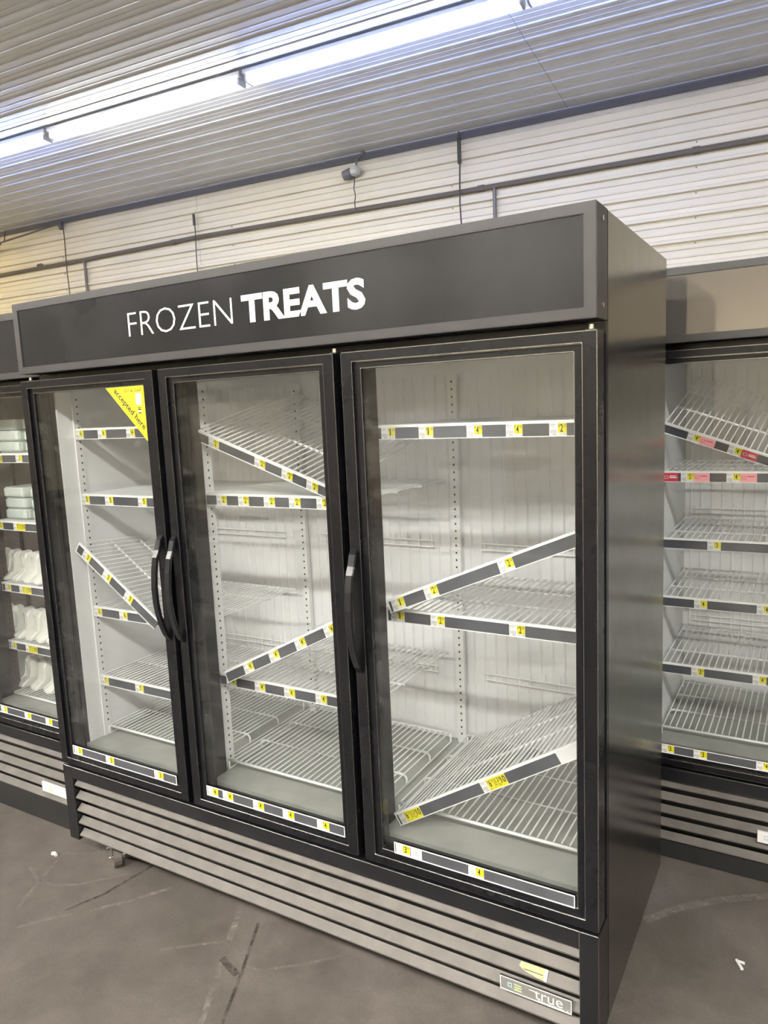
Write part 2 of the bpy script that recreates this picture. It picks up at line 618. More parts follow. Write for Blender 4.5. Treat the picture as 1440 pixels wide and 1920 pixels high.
mb = MB()
mb.tube([rel(p, t) for p in pts], 0.026, M['conduit'], 8)
mb.build('pipe', t)
for u in (-2.85, -0.68, -7.2, -9.8):
    mb = MB()
    mb.tube([rel(hall(u - 0.035, -0.055, 3.985 if u > -6 else 4.0), t), rel(hall(u + 0.035, -0.055, 3.985 if u > -6 else 4.0), t)], 0.034, M['conduit'], 8)
    mb.build('coupling', t)
for u, zb in ((-2.70, 2.6), (-8.88, 2.6)):
    mb = MB()
    mb.tube([rel(hall(u, -0.052, 3.97), t), rel(hall(u, -0.052, zb), t)], 0.021, M['conduit'], 8)
    mb.build('drop_pipe', t)
for u, ztop, zbot, r, lab in ((-3.075, 4.60, 2.6, 0.009, 'thin dark cable hanging from the ceiling edge beside the right drop pipe'),
                              (-6.79, 4.29, 2.6, 0.007, 'short dark cable hanging on the wall above the thin word of the sign'),
                              (-9.2, 4.54, 2.6, 0.008, 'thin dark cable hanging on the yellowish wall at far left below the brace rod'),
                              (-4.385, 4.36, 3.98, 0.006, 'wavy thin cable dropping from the small white wall camera to the conduit')):
    mb = MB()
    n = 9
    base = Vector(hall(u, -0.095, zbot))
    mb.tube([Vector(hall(u + 0.008 * math.sin(i * 1.7), -0.095, ztop + (zbot - ztop) * i / (n - 1))) - base for i in range(n)], r, M['cable'], 5)
    if u == -3.075:
        mb.tube([Vector(hall(u, -0.095, 4.54)) - base, Vector(hall(u, -0.095, 4.27)) - base], 0.022, M['cable'], 6)
    if u == -6.79:
        mb.tube([Vector(hall(u, -0.095, 4.29)) - base, Vector(hall(u, -0.095, 4.15)) - base], 0.018, M['cable'], 6)
    tag(mb.build('hanging_cable', None, base), lab, 'cable')

# small wall camera on its bracket
t = thing('wall_camera', 'small white camera with dark hood on a bracket under the ceiling edge', 'security camera', hall(-4.42, -0.05, 4.40))
mb = MB()
mb.tube([rel(hall(-4.235, -0.1, 4.605), t), rel(hall(-4.34, -0.09, 4.55), t), rel(hall(-4.36, -0.08, 4.47), t), rel(hall(-4.36, -0.09, 4.43), t)], 0.014, M['conduit'], 6)
mb.build('bracket', t)
mb = MB()
c = Vector(rel(hall(-4.36, -0.11, 4.41), t))
for i in range(8):
    a = PI * i / 8 - PI / 2
    b = PI * (i + 1) / 8 - PI / 2
    mb.tube([c + EU * (0.062 * math.sin(a)), c + EU * (0.062 * math.sin(b))], 0.062 * max(0.2, math.cos((a + b) / 2)), M['plastic'], 10)
mb.build('camera_body', t)
mb = MB()
mb.tube([c - EU * 0.05 + Vector((0, 0, -0.01)), c - EU * 0.15 + Vector((0, 0, -0.03))], 0.056, M['trim'], 12)
mb.build('hood', t)

# brace rod at the far left
t = thing('brace_rod', 'thin grey brace rod slanting from the ceiling edge to a small clamp at far left', 'bracket', hall(-9.28, -0.05, 4.45))
mb = MB()
mb.tube([rel(hall(-9.28, -0.08, 4.53), t), rel(hall(-10.41, -0.3, 4.35), t)], 0.012, M['conduit'], 6)
mb.build('rod', t)
mb = MB()
mb.tube([rel(hall(-9.30, -0.06, 4.56), t), rel(hall(-9.27, -0.06, 4.46), t)], 0.035, M['trim'], 8)
mb.build('wall_plate', t)
mb = MB()
mb.tube([rel(hall(-10.34, -0.28, 4.36), t), rel(hall(-10.5, -0.3, 4.31), t), rel(hall(-10.42, -0.3, 4.27), t)], 0.028, M['trim'], 6)
mb.build('clamp', t)
mb = MB()
mb.tube([rel(hall(-10.45, -0.29, 4.34), t), rel(hall(-10.8, -0.3, 4.345), t), rel(hall(-11.6, -0.25, 4.30), t)], 0.012, M['cable'], 6)
mb.build('guy_cable', t)
mb = MB()
mb.tube([rel(hall(-10.29, -0.2, 4.55), t), rel(hall(-10.27, -0.26, 4.38), t)], 0.008, M['cable'], 6)
mb.build('hanger', t)

# ---------------------------------------------------------------- price tags
TW, TH = 0.043, 0.030
_tag_cache = {}


def price_tag(kind, s, dim=False):
    """flat shelf label: white barcode half, yellow price half; 'wide' adds a multi-buy offer"""
    key = (kind, s)
    if key in _tag_cache:
        return _tag_cache[key]
    mb = MB()
    w = TW if kind == 'tag' else (0.082 if kind == 'wide' else (0.034 if kind == 'blank' else 0.05))
    x0, x1 = -w / 2, w / 2
    base = M['white'] if kind in ('tag', 'wide', 'blank') else M[kind]
    mb.box(x0, -0.0012, -TH / 2, x1, 0, TH / 2, base)
    y = -0.0016
    if kind in ('tag', 'wide'):
        xm = x0 + TW * 0.5
        mb.poly([(xm, y, -TH * 0.28), (x1, y, -TH * 0.28), (x1, y, TH / 2), (xm, y, TH / 2)], M['yellow'])
        mb.poly([(xm, y, -TH * 0.5), (xm + TW * 0.5, y, -TH * 0.5), (xm + TW * 0.5, y, -TH * 0.28), (xm, y, -TH * 0.28)], M['yellow'] if kind == 'wide' else M['white'])
        # description lines and bar code
        for i, (a, b) in enumerate(((0.04, 0.40), (0.04, 0.30))):
            z = TH * (0.38 - 0.13 * i)
            mb.poly([(x0 + TW * a, y, z), (x0 + TW * b, y, z), (x0 + TW * b, y, z + 0.0016), (x0 + TW * a, y, z + 0.0016)], M['grey_ink'])
        for i in range(7):
            xa = x0 + TW * (0.06 + 0.055 * i)
            mb.poly([(xa, y, -TH * 0.32), (xa + TW * 0.03, y, -TH * 0.32), (xa + TW * 0.03, y, -TH * 0.02), (xa, y, -TH * 0.02)], M['grey_ink'])
        mb.poly([(x0 + TW * 0.2, y, -TH * 0.44), (x0 + TW * 0.42, y, -TH * 0.44), (x0 + TW * 0.42, y, -TH * 0.36), (x0 + TW * 0.2, y, -TH * 0.36)], M['grey_ink'])
        for a in (0.6, 0.85):
            mb.poly([(x0 + TW * a, y, -TH * 0.42), (x0 + TW * (a + 0.1), y, -TH * 0.42), (x0 + TW * (a + 0.1), y, -TH * 0.36), (x0 + TW * a, y, -TH * 0.36)], M['grey_ink'])
        d, _, c = s.partition('.')
        xx = xm + TW * 0.03
        add_text(mb, '$', xx, TH * 0.16, xx + TW * 0.07, TH * 0.42, y - 0.0004, M['ink'])
        add_text(mb, d, xx + TW * 0.10, -TH * 0.2, xx + TW * (0.10 + (0.16 if d != '1' else 0.09)), TH * 0.42, y - 0.0004, M['ink'], 0.015)
        if c:
            add_text(mb, c, xx + TW * 0.29, TH * 0.18, xx + TW * 0.45, TH * 0.42, y - 0.0004, M['ink'])
        if kind == 'wide':
            xw = x0 + TW * 1.0
            mb.poly([(xw, y, -TH * 0.5), (x1, y, -TH * 0.5), (x1, y, -TH * 0.27), (xw, y, -TH * 0.27)], M['yellow'])
            mb.poly([(xw, y - 0.0003, -TH * 0.42), (xw + 0.0008, y - 0.0003, -TH * 0.42), (xw + 0.0008, y - 0.0003, TH * 0.42), (xw, y - 0.0003, TH * 0.42)], M['ink'])
            for i in range(4):
                z = TH * (0.32 - 0.17 * i)
                mb.poly([(xw + 0.002, y - 0.0003, z), (xw + 0.009, y - 0.0003, z), (xw + 0.009, y - 0.0003, z + 0.0015), (xw + 0.002, y - 0.0003, z + 0.0015)], M['ink'])
            add_text(mb, '2', xw + 0.0115, TH * 0.02, xw + 0.0165, TH * 0.40, y - 0.0004, M['ink'], 0.02)
            add_text(mb, '$', xw + 0.0185, TH * 0.10, xw + 0.0215, TH * 0.40, y - 0.0004, M['ink'], 0.02)
            add_text(mb, 'for', xw + 0.0115, -TH * 0.38, xw + 0.0205, -TH * 0.06, y - 0.0004, M['ink'])
            add_text(mb, '10', xw + 0.0225, -TH * 0.22, x1 - 0.0015, TH * 0.40, y - 0.0004, M['ink'], 0.02)
    elif kind == 'blank':
        for i in range(3):
            z = TH * (0.12 - 0.14 * i)
            mb.poly([(x0 + 0.008, y, z), (x1 - 0.008, y, z), (x1 - 0.008, y, z + 0.0025), (x0 + 0.008, y, z + 0.0025)], M['grey_ink'])
    else:
        lt = M['white'] if kind == 'red' else M['red']
        mb.ring(x0 + 0.004, -0.005, x0 + 0.017, 0.005, 0.0012, y - 0.0002, y, lt)
        mb.poly([(x0 + 0.021, y, -0.003), (x1 - 0.004, y, -0.003), (x1 - 0.004, y, 0.001), (x0 + 0.021, y, 0.001)], M['white'] if kind == 'red' else M['pink'])
        mb.poly([(x0 + 0.021, y, 0.003), (x1 - 0.008, y, 0.003), (x1 - 0.008, y, 0.006), (x0 + 0.021, y, 0.006)], lt)
    me = mb.mesh('price_tag', fix=False)
    _tag_cache[key] = me
    return me


# ---------------------------------------------------------------- wire shelves
_grid_cache = {}


def wire_grid(w, d, pitch=0.0218, rack=False):
    key = (round(w, 3), round(d, 3), rack)
    if key in _grid_cache:
        return _grid_cache[key]
    mb = MB()
    n = int(round((w - 0.012) / pitch))
    for i in range(n + 1):
        x = 0.006 + (w - 0.012) * i / n
        mb.tube([(x, 0.002, -0.002), (x, d, -0.002)], 0.0025, M['wire'], 5, False)
    me = mb.mesh('wire_grid', fix=False, smooth=True)
    _grid_cache[key] = me
    return me


def wire_shelf(label, loc, w, d, roll=0.0, pitch=0.0, tags=(), rail=True, group=None, blank=None):
    """roll: rise of the right end; pitch: rise of the rear; tags: (x, kind, text)"""
    t = thing('wire_shelf' if rail else 'wire_floor_rack', label, 'shelf' if rail else 'rack', loc, (R(pitch), -R(roll), 0), group)
    put('wire_grid', wire_grid(w, d), t, stuff=True)
    for k, y in enumerate((0.0, d * 0.34, d * 0.67, d)):
        mb = MB()
        if rail or k in (0, 3):
            mb.tube([(0, y, -0.0065), (w, y, -0.0065)], 0.0042 if k else 0.0046, M['wire'], 6)
        else:
            mb.tube([(0.0, y, -0.038), (0.0, y, -0.018), (0.006, y, -0.010), (0.016, y, -0.0065), (w - 0.016, y, -0.0065),
                     (w - 0.006, y, -0.010), (w, y, -0.018), (w, y, -0.038)], 0.0036, M['wire'], 6)
        mb.build('cross_rod', t, fix=False, smooth=True)
    if not rail:
        for x in (0.0, w):
            mb = MB()
            mb.tube([(x, 0.0, -0.0065), (x, 0.0, -0.038), (x, d, -0.038), (x, d, -0.0065)], 0.0036, M['wire'], 6)
            mb.build('side_rod', t, fix=False, smooth=True)
    else:
        mb = MB()
        # white lip, grey insert, clear-white lower lip
        mb.prism([(-0.0075, 0.0), (-0.0075, -0.007), (0.0, -0.009), (0.0, 0.0)], 0, w, 'x', M['rail_edge'])
        e = w if blank is None else blank
        mb.box(0.004, -0.006, -0.0375, e, -0.003, -0.007, M['rail'])
        if blank is not None:
            mb.box(e, -0.006, -0.0375, w, -0.003, -0.007, M['rail_edge'])
        mb.box(0.0, -0.0085, -0.0395, w, -0.001, -0.0375, M['rail_edge'])
        mb.box(0.0, -0.0062, -0.0375, 0.004, -0.001, -0.007, M['rail_edge'])
        r = mb.build('price_rail', t)
        for x, kind, s in tags:
            put('price_tag', price_tag(kind, s), r, (x, -0.0064, -0.0222))
    return t


# ---------------------------------------------------------------- glass-door freezers
W, D, H = 1.984, 0.806, 1.961
T3 = W / 3
ZB, HB, ZT, GAP = 0.294, 1.725, 1.701, 0.012
LIFT = 0.10          # casters raise the cabinet


def freezer(label, x0, y0, low=0.0, dark=False, sign=None, doors=(0, 1, 2), strips=None, glass='glass', plaque=None, extras=None):
    """low: how far the lower half sits below the middle cabinet's"""
    t = thing('display_freezer', label, 'freezer', (x0, y0, 0))
    L = LIFT
    lin = M['liner_dark'] if dark else M['liner']
    zb = ZB + low
    zf = 0.352 + low
    # cabinet shell
    mb = MB()
    zs = L + low
    mb.box(0, 0.092, zs, 0.045, D, L + H, M['side'])
    mb.build('side_panel', t, bevel=0.003)
    mb = MB()
    mb.box(W - 0.045, 0.092, zs, W, D, L + H, M['side'])
    mb.build('side_panel', t, bevel=0.003)
    mb = MB()
    mb.box(0.045, D - 0.06, zs, W - 0.045, D, L + H, M['black'])
    mb.box(0.045, 0.092, L + 1.712, W - 0.045, D - 0.06, L + H - 0.004, M['black'])
    mb.box(0.045, 0.092, zs + 0.03, W - 0.045, D - 0.06, L + zf - 0.012, M['black'])
    mb.build('cabinet', t)
    mb = MB()
    mb.ring(0.0, L + zb, W, L + 1.722, 0.046, 0.076, 0.094, M['black'], 0.04)
    mb.build('door_surround', t, bevel=0.002)
    # liner
    mb = MB()
    mb.box(0.045, 0.094, L + zf - 0.012, 0.052, D - 0.10, L + 1.712, lin)
    mb.build('liner_wall', t)
    mb = MB()
    mb.box(W - 0.052, 0.094, L + zf - 0.012, W - 0.045, D - 0.10, L + 1.712, lin)
    mb.build('liner_wall', t)
    mb = MB()
    mb.box(0.045, D - 0.10, L + zf - 0.012, W - 0.045, D - 0.06, L + 1.712, lin)
    b = mb.build('liner_back', t)
    if not dark:
        mb = MB()
        for i in range(46):
            x = 0.075 + i * 0.0405
            if abs(x - T3) < 0.03 or abs(x - 2 * T3) < 0.03:
                continue
            mb.prism([(x - 0.006, D - 0.0995), (x, D - 0.1035), (x + 0.006, D - 0.0995)], L + zf + 0.04, L + 1.66, 'z', lin)
        mb.build('back_ribs', b, stuff=True)
        for k in range(3):
            a, e = k * T3 + 0.09, (k + 1) * T3 - 0.09
            for z in (1.062, 0.60):
                mb = MB()
                for dz in (0, 0.022):
                    mb.tube([(a, D - 0.112, L + z + dz), (e, D - 0.112, L + z + dz)], 0.0025, M['wire'], 5)
                for i in range(10):
                    x = a + 0.01 + (e - a - 0.02) * i / 9
                    mb.tube([(x, D - 0.109, L + z - 0.004), (x, D - 0.109, L + z + 0.045)], 0.0022, M['wire'], 5)
                mb.build('back_guard', b, fix=False)
    mb = MB()
    mb.box(0.045, 0.094, L + 1.700, W - 0.045, D - 0.10, L + 1.712, lin)
    mb.build('liner_top', t)
    mb = MB()
    mb.box(0.045, 0.078, L + zf - 0.012, W - 0.045, D - 0.10, L + zf, M['pan'])
    mb.build('floor_pan', t)
    # mullions and shelf posts
    for k in (1, 2):
        mb = MB()
        mb.box(k * T3 - 0.03, 0.078, L + zf, k * T3 + 0.03, 0.148, L + 1.700, M['black'])
        mb.build('mullion', t, bevel=0.004)

    def post(xa, xb, ya, yb, face):
        mb = MB()
        mb.box(xa, ya, L + zf, xb, yb, L + 1.66, M['post'] if not dark else M['liner_dark'])
        p = mb.build('shelf_post', t)
        mb = MB()
        n = 50
        for i in range(n):
            z = L + zf + 0.03 + i * 0.0255
            if face == '+x':
                c = (ya + yb) / 2 + 0.004
                mb.box(xb - 0.001, c - 0.0027, z, xb + 0.0008, c + 0.0027, z + 0.0065, M['slot'])
            elif face == '-x':
                c = (ya + yb) / 2
                mb.box(xa - 0.0008, c - 0.0027, z, xa + 0.001, c + 0.0027, z + 0.0065, M['slot'])
            else:
                c = (xa + xb) / 2
                mb.box(c - 0.0027, ya - 0.0008, z, c + 0.0027, ya + 0.001, z + 0.0065, M['slot'])
        mb.build('slots', p, stuff=True)
    post(0.052, 0.058, 0.155, 0.185, '+x')
    post(W - 0.058, W - 0.052, 0.155, 0.185, '-x')
    for k in (1, 2):
        sh = 0.0 if k == 1 else -0.016
        post(k * T3 - 0.012 + sh, k * T3 + 0.010 + sh, 0.160, 0.205, '+x')
        post(k * T3 - 0.016, k * T3 + 0.016, D - 0.122, D - 0.1035, '-y')
    # header
    mb = MB()
    mb.ring(0, L + HB, W, L + H, 0.028, 0.0, 0.092, M['header'], 0.024)
    mb.box(0.028, 0.02, L + HB + 0.024, W - 0.028, 0.06, L + H - 0.024, M['gasket'])
    h = mb.build('header', t, bevel=0.0015)
    mb = MB()
    mb.box(0.0285, 0.0035, L + HB + 0.0245, W - 0.0285, 0.02, L + H - 0.0245, M['sign'] if sign != 'grey' else M['sign_grey'])
    sp = mb.build('sign_panel', h)
    if sign == 'words':
        mb = MB()
        add_text(mb, 'FROZEN', 0.564, L + 1.806, 0.984, L + 1.877, 0.0026, M['white'], -0.018)
        mb.build('thin_lettering', h, fix=False)
        mb = MB()
        add_text(mb, 'TREATS', 1.018, L + 1.8025, 1.417, L + 1.8785, 0.0026, M['white'], 0.036)
        mb.build('bold_lettering', h, fix=False)
    for z in (L + H - 0.028, L + HB + 0.03):
        mb = MB()
        mb.cyl((W - 0.001, 0.045, z), (W + 0.003, 0.045, z), 0.006, M['chrome'], 8)
        mb.build('side_screw', h)
    # base
    zl = L + low
    mb = MB()
    mb.box(0, 0.0, zl, 0.05, 0.092, L + zb, M['black'])
    mb.box(W - 0.047, 0.0, zl, W, 0.092, L + zb, M['black'])
    mb.box(0.05, 0.0, L + zb - 0.046, W - 0.047, 0.092, L + zb, M['black'])
    mb.box(0.05, 0.05, zl + 0.005, W - 0.047, 0.092, L + zb - 0.046, M['gasket'])
    base = mb.build('base_frame', t, bevel=0.0015, edge=M['edge_glint'])
    for i in range(5):
        zt = L + zb - 0.072 - 0.0502 * i
        mb = MB()
        mb.prism([(0.024, zt + 0.019), (0.003, zt + 0.001), (0.003, zt - 0.003), (0.009, zt - 0.003), (0.028, zt + 0.013)], 0.054, W - 0.047, 'x', M['slat'])
        mb.build('slat', base)
    if plaque:
        plaque(base, zt)
    # casters
    for x, y, turn in ((0.178, 0.062 if sign == 'words' else 0.16, 55), (W - 0.17, 0.18, 10), (0.17, D - 0.12, 80), (W - 0.17, D - 0.12, 30)):
        zr = L + low
        mb = MB()
        mb.box(-0.035, -0.03, zr - 0.006, 0.035, 0.03, zr, M['chrome'])
        mb.cyl((0, 0, zr - 0.02), (0, 0, zr), 0.018, M['chrome'], 12)
        for sx in (-1, 1):
            mb.box(sx * 0.021 - 0.002, -0.013, zr * 0.36, sx * 0.021 + 0.002, 0.013, zr - 0.016, M['chrome'])
        mb.cyl((-0.03, 0, zr * 0.40), (0.03, 0, zr * 0.40), 0.006, M['chrome'], 8)
        c = mb.build('caster', t, loc=(x, y, 0), rot=(0, 0, R(turn)))
        mb = MB()
        rr = zr * 0.39
        mb.cyl((-0.014, 0, rr), (0.014, 0, rr), rr, M['rubber'], 20)
        mb.build('wheel', c)
    if sign != 'words':
        mb = MB()
        mb.box(0.02, 0.012, 0.004, W - 0.02, 0.03, L + low + 0.01, M['gasket'])  # dark strip closing the gap between base and floor
        mb.build('foot_strip', t)
    # doors
    for k in range(3):
        xa = 0.0 if k == 0 else k * T3 + GAP
        xb = W if k == 2 else (k + 1) * T3 - GAP
        za, zt = L + zb + 0.010, L + ZT
        mb = MB()
        mb.ring(xa, za, xb, zt, 0.033, 0.0, 0.058, M['frame'], 0.025)
        mb.ring(xa + 0.033, za + 0.025, xb - 0.033, zt - 0.025, 0.020, 0.010, 0.05, M['frame'], 0.017)
        d = mb.build('door', t, bevel=0.0018, edge=M['edge_glint'])
        mb = MB()
        mb.ring(xa + 0.006, za + 0.006, xb - 0.006, zt - 0.006, 0.03, 0.058, 0.0765, M['gasket'])
        mb.build('gasket', d)
        mb = MB()
        mb.box(xa + 0.050, 0.016, za + 0.040, xb - 0.050, 0.020, zt - 0.040, M[glass])
        mb.build('glass_pane', d)
        # hinge pin
        xp = {0: xa + 0.02, 1: xb - 0.012, 2: xb - 0.02}[k]
        mb = MB()
        mb.cyl((xp, 0.03, zt - 0.002), (xp, 0.03, zt + 0.014), 0.006, M['chrome'], 10)
        mb.box(xp - 0.010, 0.022, zt + 0.001, xp + 0.010, 0.05, zt + 0.004, M['gasket'])
        mb.build('hinge_pin', d)
        # handle
        xh = {0: xb - 0.022, 1: xa + 0.013, 2: xa + 0.014}[k]
        path = [(0.0, 1.194), (-0.012, 1.180), (-0.022, 1.150), (-0.033, 1.128), (-0.042, 1.085), (-0.047, 1.035), (-0.046, 0.985),
                (-0.040, 0.945), (-0.030, 0.905), (-0.016, 0.872), (0.0, 0.852)]
        mb = MB()
        hw = 0.0115
        for i in range(len(path) - 1):
            (ya, z1), (yb, z2) = path[i], path[i + 1]
            n = len(mb.v)
            th = 0.010
            mb.hexa([(xh - hw, ya, L + z1), (xh + hw, ya, L + z1), (xh + hw, ya + th, L + z1), (xh - hw, ya + th, L + z1),
                     (xh - hw, yb, L + z2), (xh + hw, yb, L + z2), (xh + hw, yb + th, L + z2), (xh - hw, yb + th, L + z2)], M['black'])
        me = mb.mesh('handle')
        bm = bmesh.new()
        bm.from_mesh(me)
        bmesh.ops.remove_doubles(bm, verts=bm.verts, dist=1e-5)
        inner = [f for f in bm.faces if all(len(e.link_faces) > 2 for e in f.edges)]
        bmesh.ops.delete(bm, geom=inner, context='FACES')
        bmesh.ops.recalc_face_normals(bm, faces=bm.faces)
        es = [e for e in bm.edges if len(e.link_faces) == 2 and e.calc_face_angle(0) > 0.9]
        bmesh.ops.bevel(bm, geom=es, offset=0.0022, segments=2, affect='EDGES', clamp_overlap=True)
        bm.to_mesh(me)
        bm.free()
        put('handle', me, d)
        # price strip along the foot of the pane
        sx0, sx1, tags = (strips or {}).get(k, (xa + 0.055, xb - 0.055, ()))
        z0, z1 = L + 0.344 + low, L + 0.377 + low
        mb = MB()
        mb.box(sx0, 0.0105, z0, sx1, 0.0155, z1, M['rail'])
        mb.ring(sx0, z0, sx1, z1, 0.0022, 0.0085, 0.0155, M['rail_edge'])
        mb.build('price_rail', d)
        for x, kind, s in tags:
            put('price_tag', price_tag(kind, s), d, (x, 0.0102, (z0 + z1) / 2), )
        if extras and k in extras:
            extras[k](d)
    return t


def plaque_main(base, zt):
    L = LIFT
    zc, h = L + 0.084, 0.019
    mb = MB()
    x0, x1 = 1.733, 1.919
    mb.box(x0, -0.004, zc - h, x1, 0.004, zc + h, M['plate'])
    mb.ring(x0, zc - h, x1, zc + h, 0.002, -0.005, 0.0, M['rail_edge'])
    y = -0.0046
    mb.ring(x0 + 0.02, zc - 0.006, x0 + 0.032, zc + 0.006, 0.0022, y, -0.004, M['plate_blue'])
    for i in range(3):
        mb.poly([(x0 + 0.038, y, zc - 0.010 + 0.007 * i), (x0 + 0.058, y, zc - 0.010 + 0.007 * i), (x0 + 0.058, y, zc - 0.006 + 0.007 * i), (x0 + 0.038, y, zc - 0.006 + 0.007 * i)], M['plate_green'])
    add_text(mb, 'true', x0 + 0.092, zc - 0.011, x1 - 0.022, zc + 0.012, y - 0.0004, M['white'], 0.0)
    mb.poly([(x0 + 0.10, y, zc - 0.0155), (x1 - 0.02, y, zc - 0.0155), (x1 - 0.02, y, zc - 0.0135), (x0 + 0.10, y, zc - 0.0135)], M['white'])
    mb.poly([(x0 + 0.078, y, zc + 0.006), (x0 + 0.094, y, zc + 0.006), (x0 + 0.094, y, zc + 0.0085), (x0 + 0.078, y, zc + 0.0085)], M['white'])
    mb.box(x1 - 0.012, y - 0.0004, zc - 0.0155, x1 - 0.009, y, zc - 0.0125, M['white'])
    o = mb.build('maker_plate', base)
    o['label'] = 'small framed metal plate with white lettering'
    mb = MB()
    # torn label stuck on the middle slat, leaning with it
    def P(x, s):
        return (x, 0.024 - 0.021 * s - 0.002, L + 0.1406 - 0.018 * s + 0.001)
    rag = [P(1.782, 0.05), P(1.851, 0.0), P(1.853, 0.95), P(1.83, 0.9), P(1.80, 0.72), P(1.786, 0.55), P(1.779, 0.4)]
    mb.poly(rag, M['old_yellow'])
    mb.poly([(p[0], p[1] + 0.0008, p[2]) for p in rag][::-1], M['old_yellow'])
    mb.poly([(x, y - 0.0006, z) for x, y, z in (P(1.846, 0.0), P(1.853, 0.0), P(1.854, 0.97), P(1.847, 0.95))], M['white'])
    mb.poly([(x, y - 0.0006, z) for x, y, z in (P(1.79, 0.5), P(1.843, 0.5), P(1.843, 0.58), P(1.795, 0.58))], M['ink'])
    o = mb.build('torn_sticker', base, fix=False)
    o['label'] = 'torn yellow sticker'


def plaque_small(xa, xb):
    def fn(base, zt):
        L = LIFT
        zc = L + 0.073 + (base.parent.get('low', 0.0))
        mb = MB()
        mb.box(xa, -0.004, zc - 0.02, xb, 0.004, zc + 0.02, M['white'])
        y = -0.0046
        mb.ring(xa + 0.02, zc - 0.007, xa + 0.034, zc + 0.007, 0.0025, y, -0.004, M['plate_blue'])
        for i in range(3):
            mb.poly([(xa + 0.045, y, zc - 0.011 + 0.008 * i), (xa + 0.075, y, zc - 0.011 + 0.008 * i), (xa + 0.075, y, zc - 0.006 + 0.008 * i), (xa + 0.045, y, zc - 0.006 + 0.008 * i)], M['plate_green'])
        mb.build('maker_plate', base)
    return fn


def sticker(d):
    """yellow triangle in the top right corner of the first pane"""
    L = LIFT
    y0, y1 = 0.0135, 0.0155
    A, B, C = (0.420, L + 1.6585), (0.5965, L + 1.6590), (0.593, L + 1.487)
    mb = MB()
    mb.prism([A, B, C], y0, y1, 'y', M['yellow'])
    add_text(mb, 'EBT & SNAP', 0.508, L + 1.640, 0.586, L + 1.650, y0 - 0.0004, M['ink'])
    # slanted words along the long edge
    dx, dz = C[0] - A[0], C[1] - A[1]
    ln = math.hypot(dx, dz)
    e = (dx / ln, dz / ln)
    n = (-e[1], e[0])
    ox, oz = A[0] + e[0] * 0.036 + n[0] * 0.010, A[1] + e[1] * 0.036 + n[1] * 0.010

    def turn(x, z):
        return (ox + e[0] * x + n[0] * z, y0 - 0.0004, oz + e[1] * x + n[1] * z)
    add_text(mb, 'accepted here', 0, 0, 0.176, 0.025, 0, M['ink'], 0.02, turn)
    # card pictogram
    mb.poly([(0.556, y0 - 0.0003, L + 1.600), (0.580, y0 - 0.0003, L + 1.600), (0.580, y0 - 0.0003, L + 1.636), (0.556, y0 - 0.0003, L + 1.636)], M['white'])
    for i in range(4):
        z = L + 1.606 + 0.006 * i
        mb.poly([(0.560, y0 - 0.0005, z), (0.576, y0 - 0.0005, z), (0.576, y0 - 0.0005, z + 0.003), (0.560, y0 - 0.0005, z + 0.003)], M['grey_ink'])
    for z, hh in ((1.589, 0.003), (1.583, 0.004), (1.573, 0.004)):
        mb.poly([(0.563, y0 - 0.0003, L + z), (0.576, y0 - 0.0003, L + z), (0.576, y0 - 0.0003, L + z + hh), (0.563, y0 - 0.0003, L + z + hh)], M['ink'])
    mb.poly([(0.563, y0 - 0.0003, L + 1.577), (0.576, y0 - 0.0003, L + 1.577), (0.576, y0 - 0.0003, L + 1.583), (0.563, y0 - 0.0003, L + 1.583)], M['white'])
    o = mb.build('corner_sticker', d, fix=False)
    o['label'] = 'yellow triangular sticker reading accepted here'


main = freezer('big black three-door freezer in the middle with a white-lettered sign on top', 0, 0, 0.0, False, 'words',
               strips={0: (0.060, 0.592, [(0.090, 'tag', '3'), (0.262, 'tag', '3'), (0.508, 'tag', '3')]),
                       1: (0.728, 1.262, [(0.755, 'tag', '4'), (0.818, 'tag', '4'), (0.943, 'tag', '4'), (1.059, 'tag', '4'), (1.186, 'tag', '4')]),
                       2: (1.425, 1.925, [(1.452, 'tag', '3.50'), (1.493, 'blank', ''), (1.668, 'tag', '4')])},
               plaque=plaque_main, extras={0: sticker})
LX, LY = -2.044, 0.118
left = freezer('dark-lined black freezer at the left edge holding white plastic goods', LX, LY, 0.0, True, 'plain', glass='glass_clear',
               strips={2: (1.39, 1.925, [(1.40 + 0.094, 'tag', '5'), (1.657, 'tag', '2'), (1.795, 'tag', '2')])},
               plaque=plaque_small(1.72, 1.905))
RX, RY, RLOW = 1.862, 1.0, -0.042
right = freezer('black freezer at the right edge with a blank grey sign panel and empty white racks', RX, RY, RLOW, False, 'grey', glass='glass_clear',
                strips={0: (0.0 + 0.055, 0.592, [(0.107, 'tag', '3'), (0.214, 'tag', '3'), (0.409, 'tag', '4')])},
                plaque=plaque_small(0.398, 0.585))

# ---------------------------------------------------------------- shelves of the middle freezer
L = LIFT


def tags(s, *xs):
    if isinstance(s, str):
        s = [s] * len(xs)
    return [(x, 'tag', q) for x, q in zip(xs, s)]


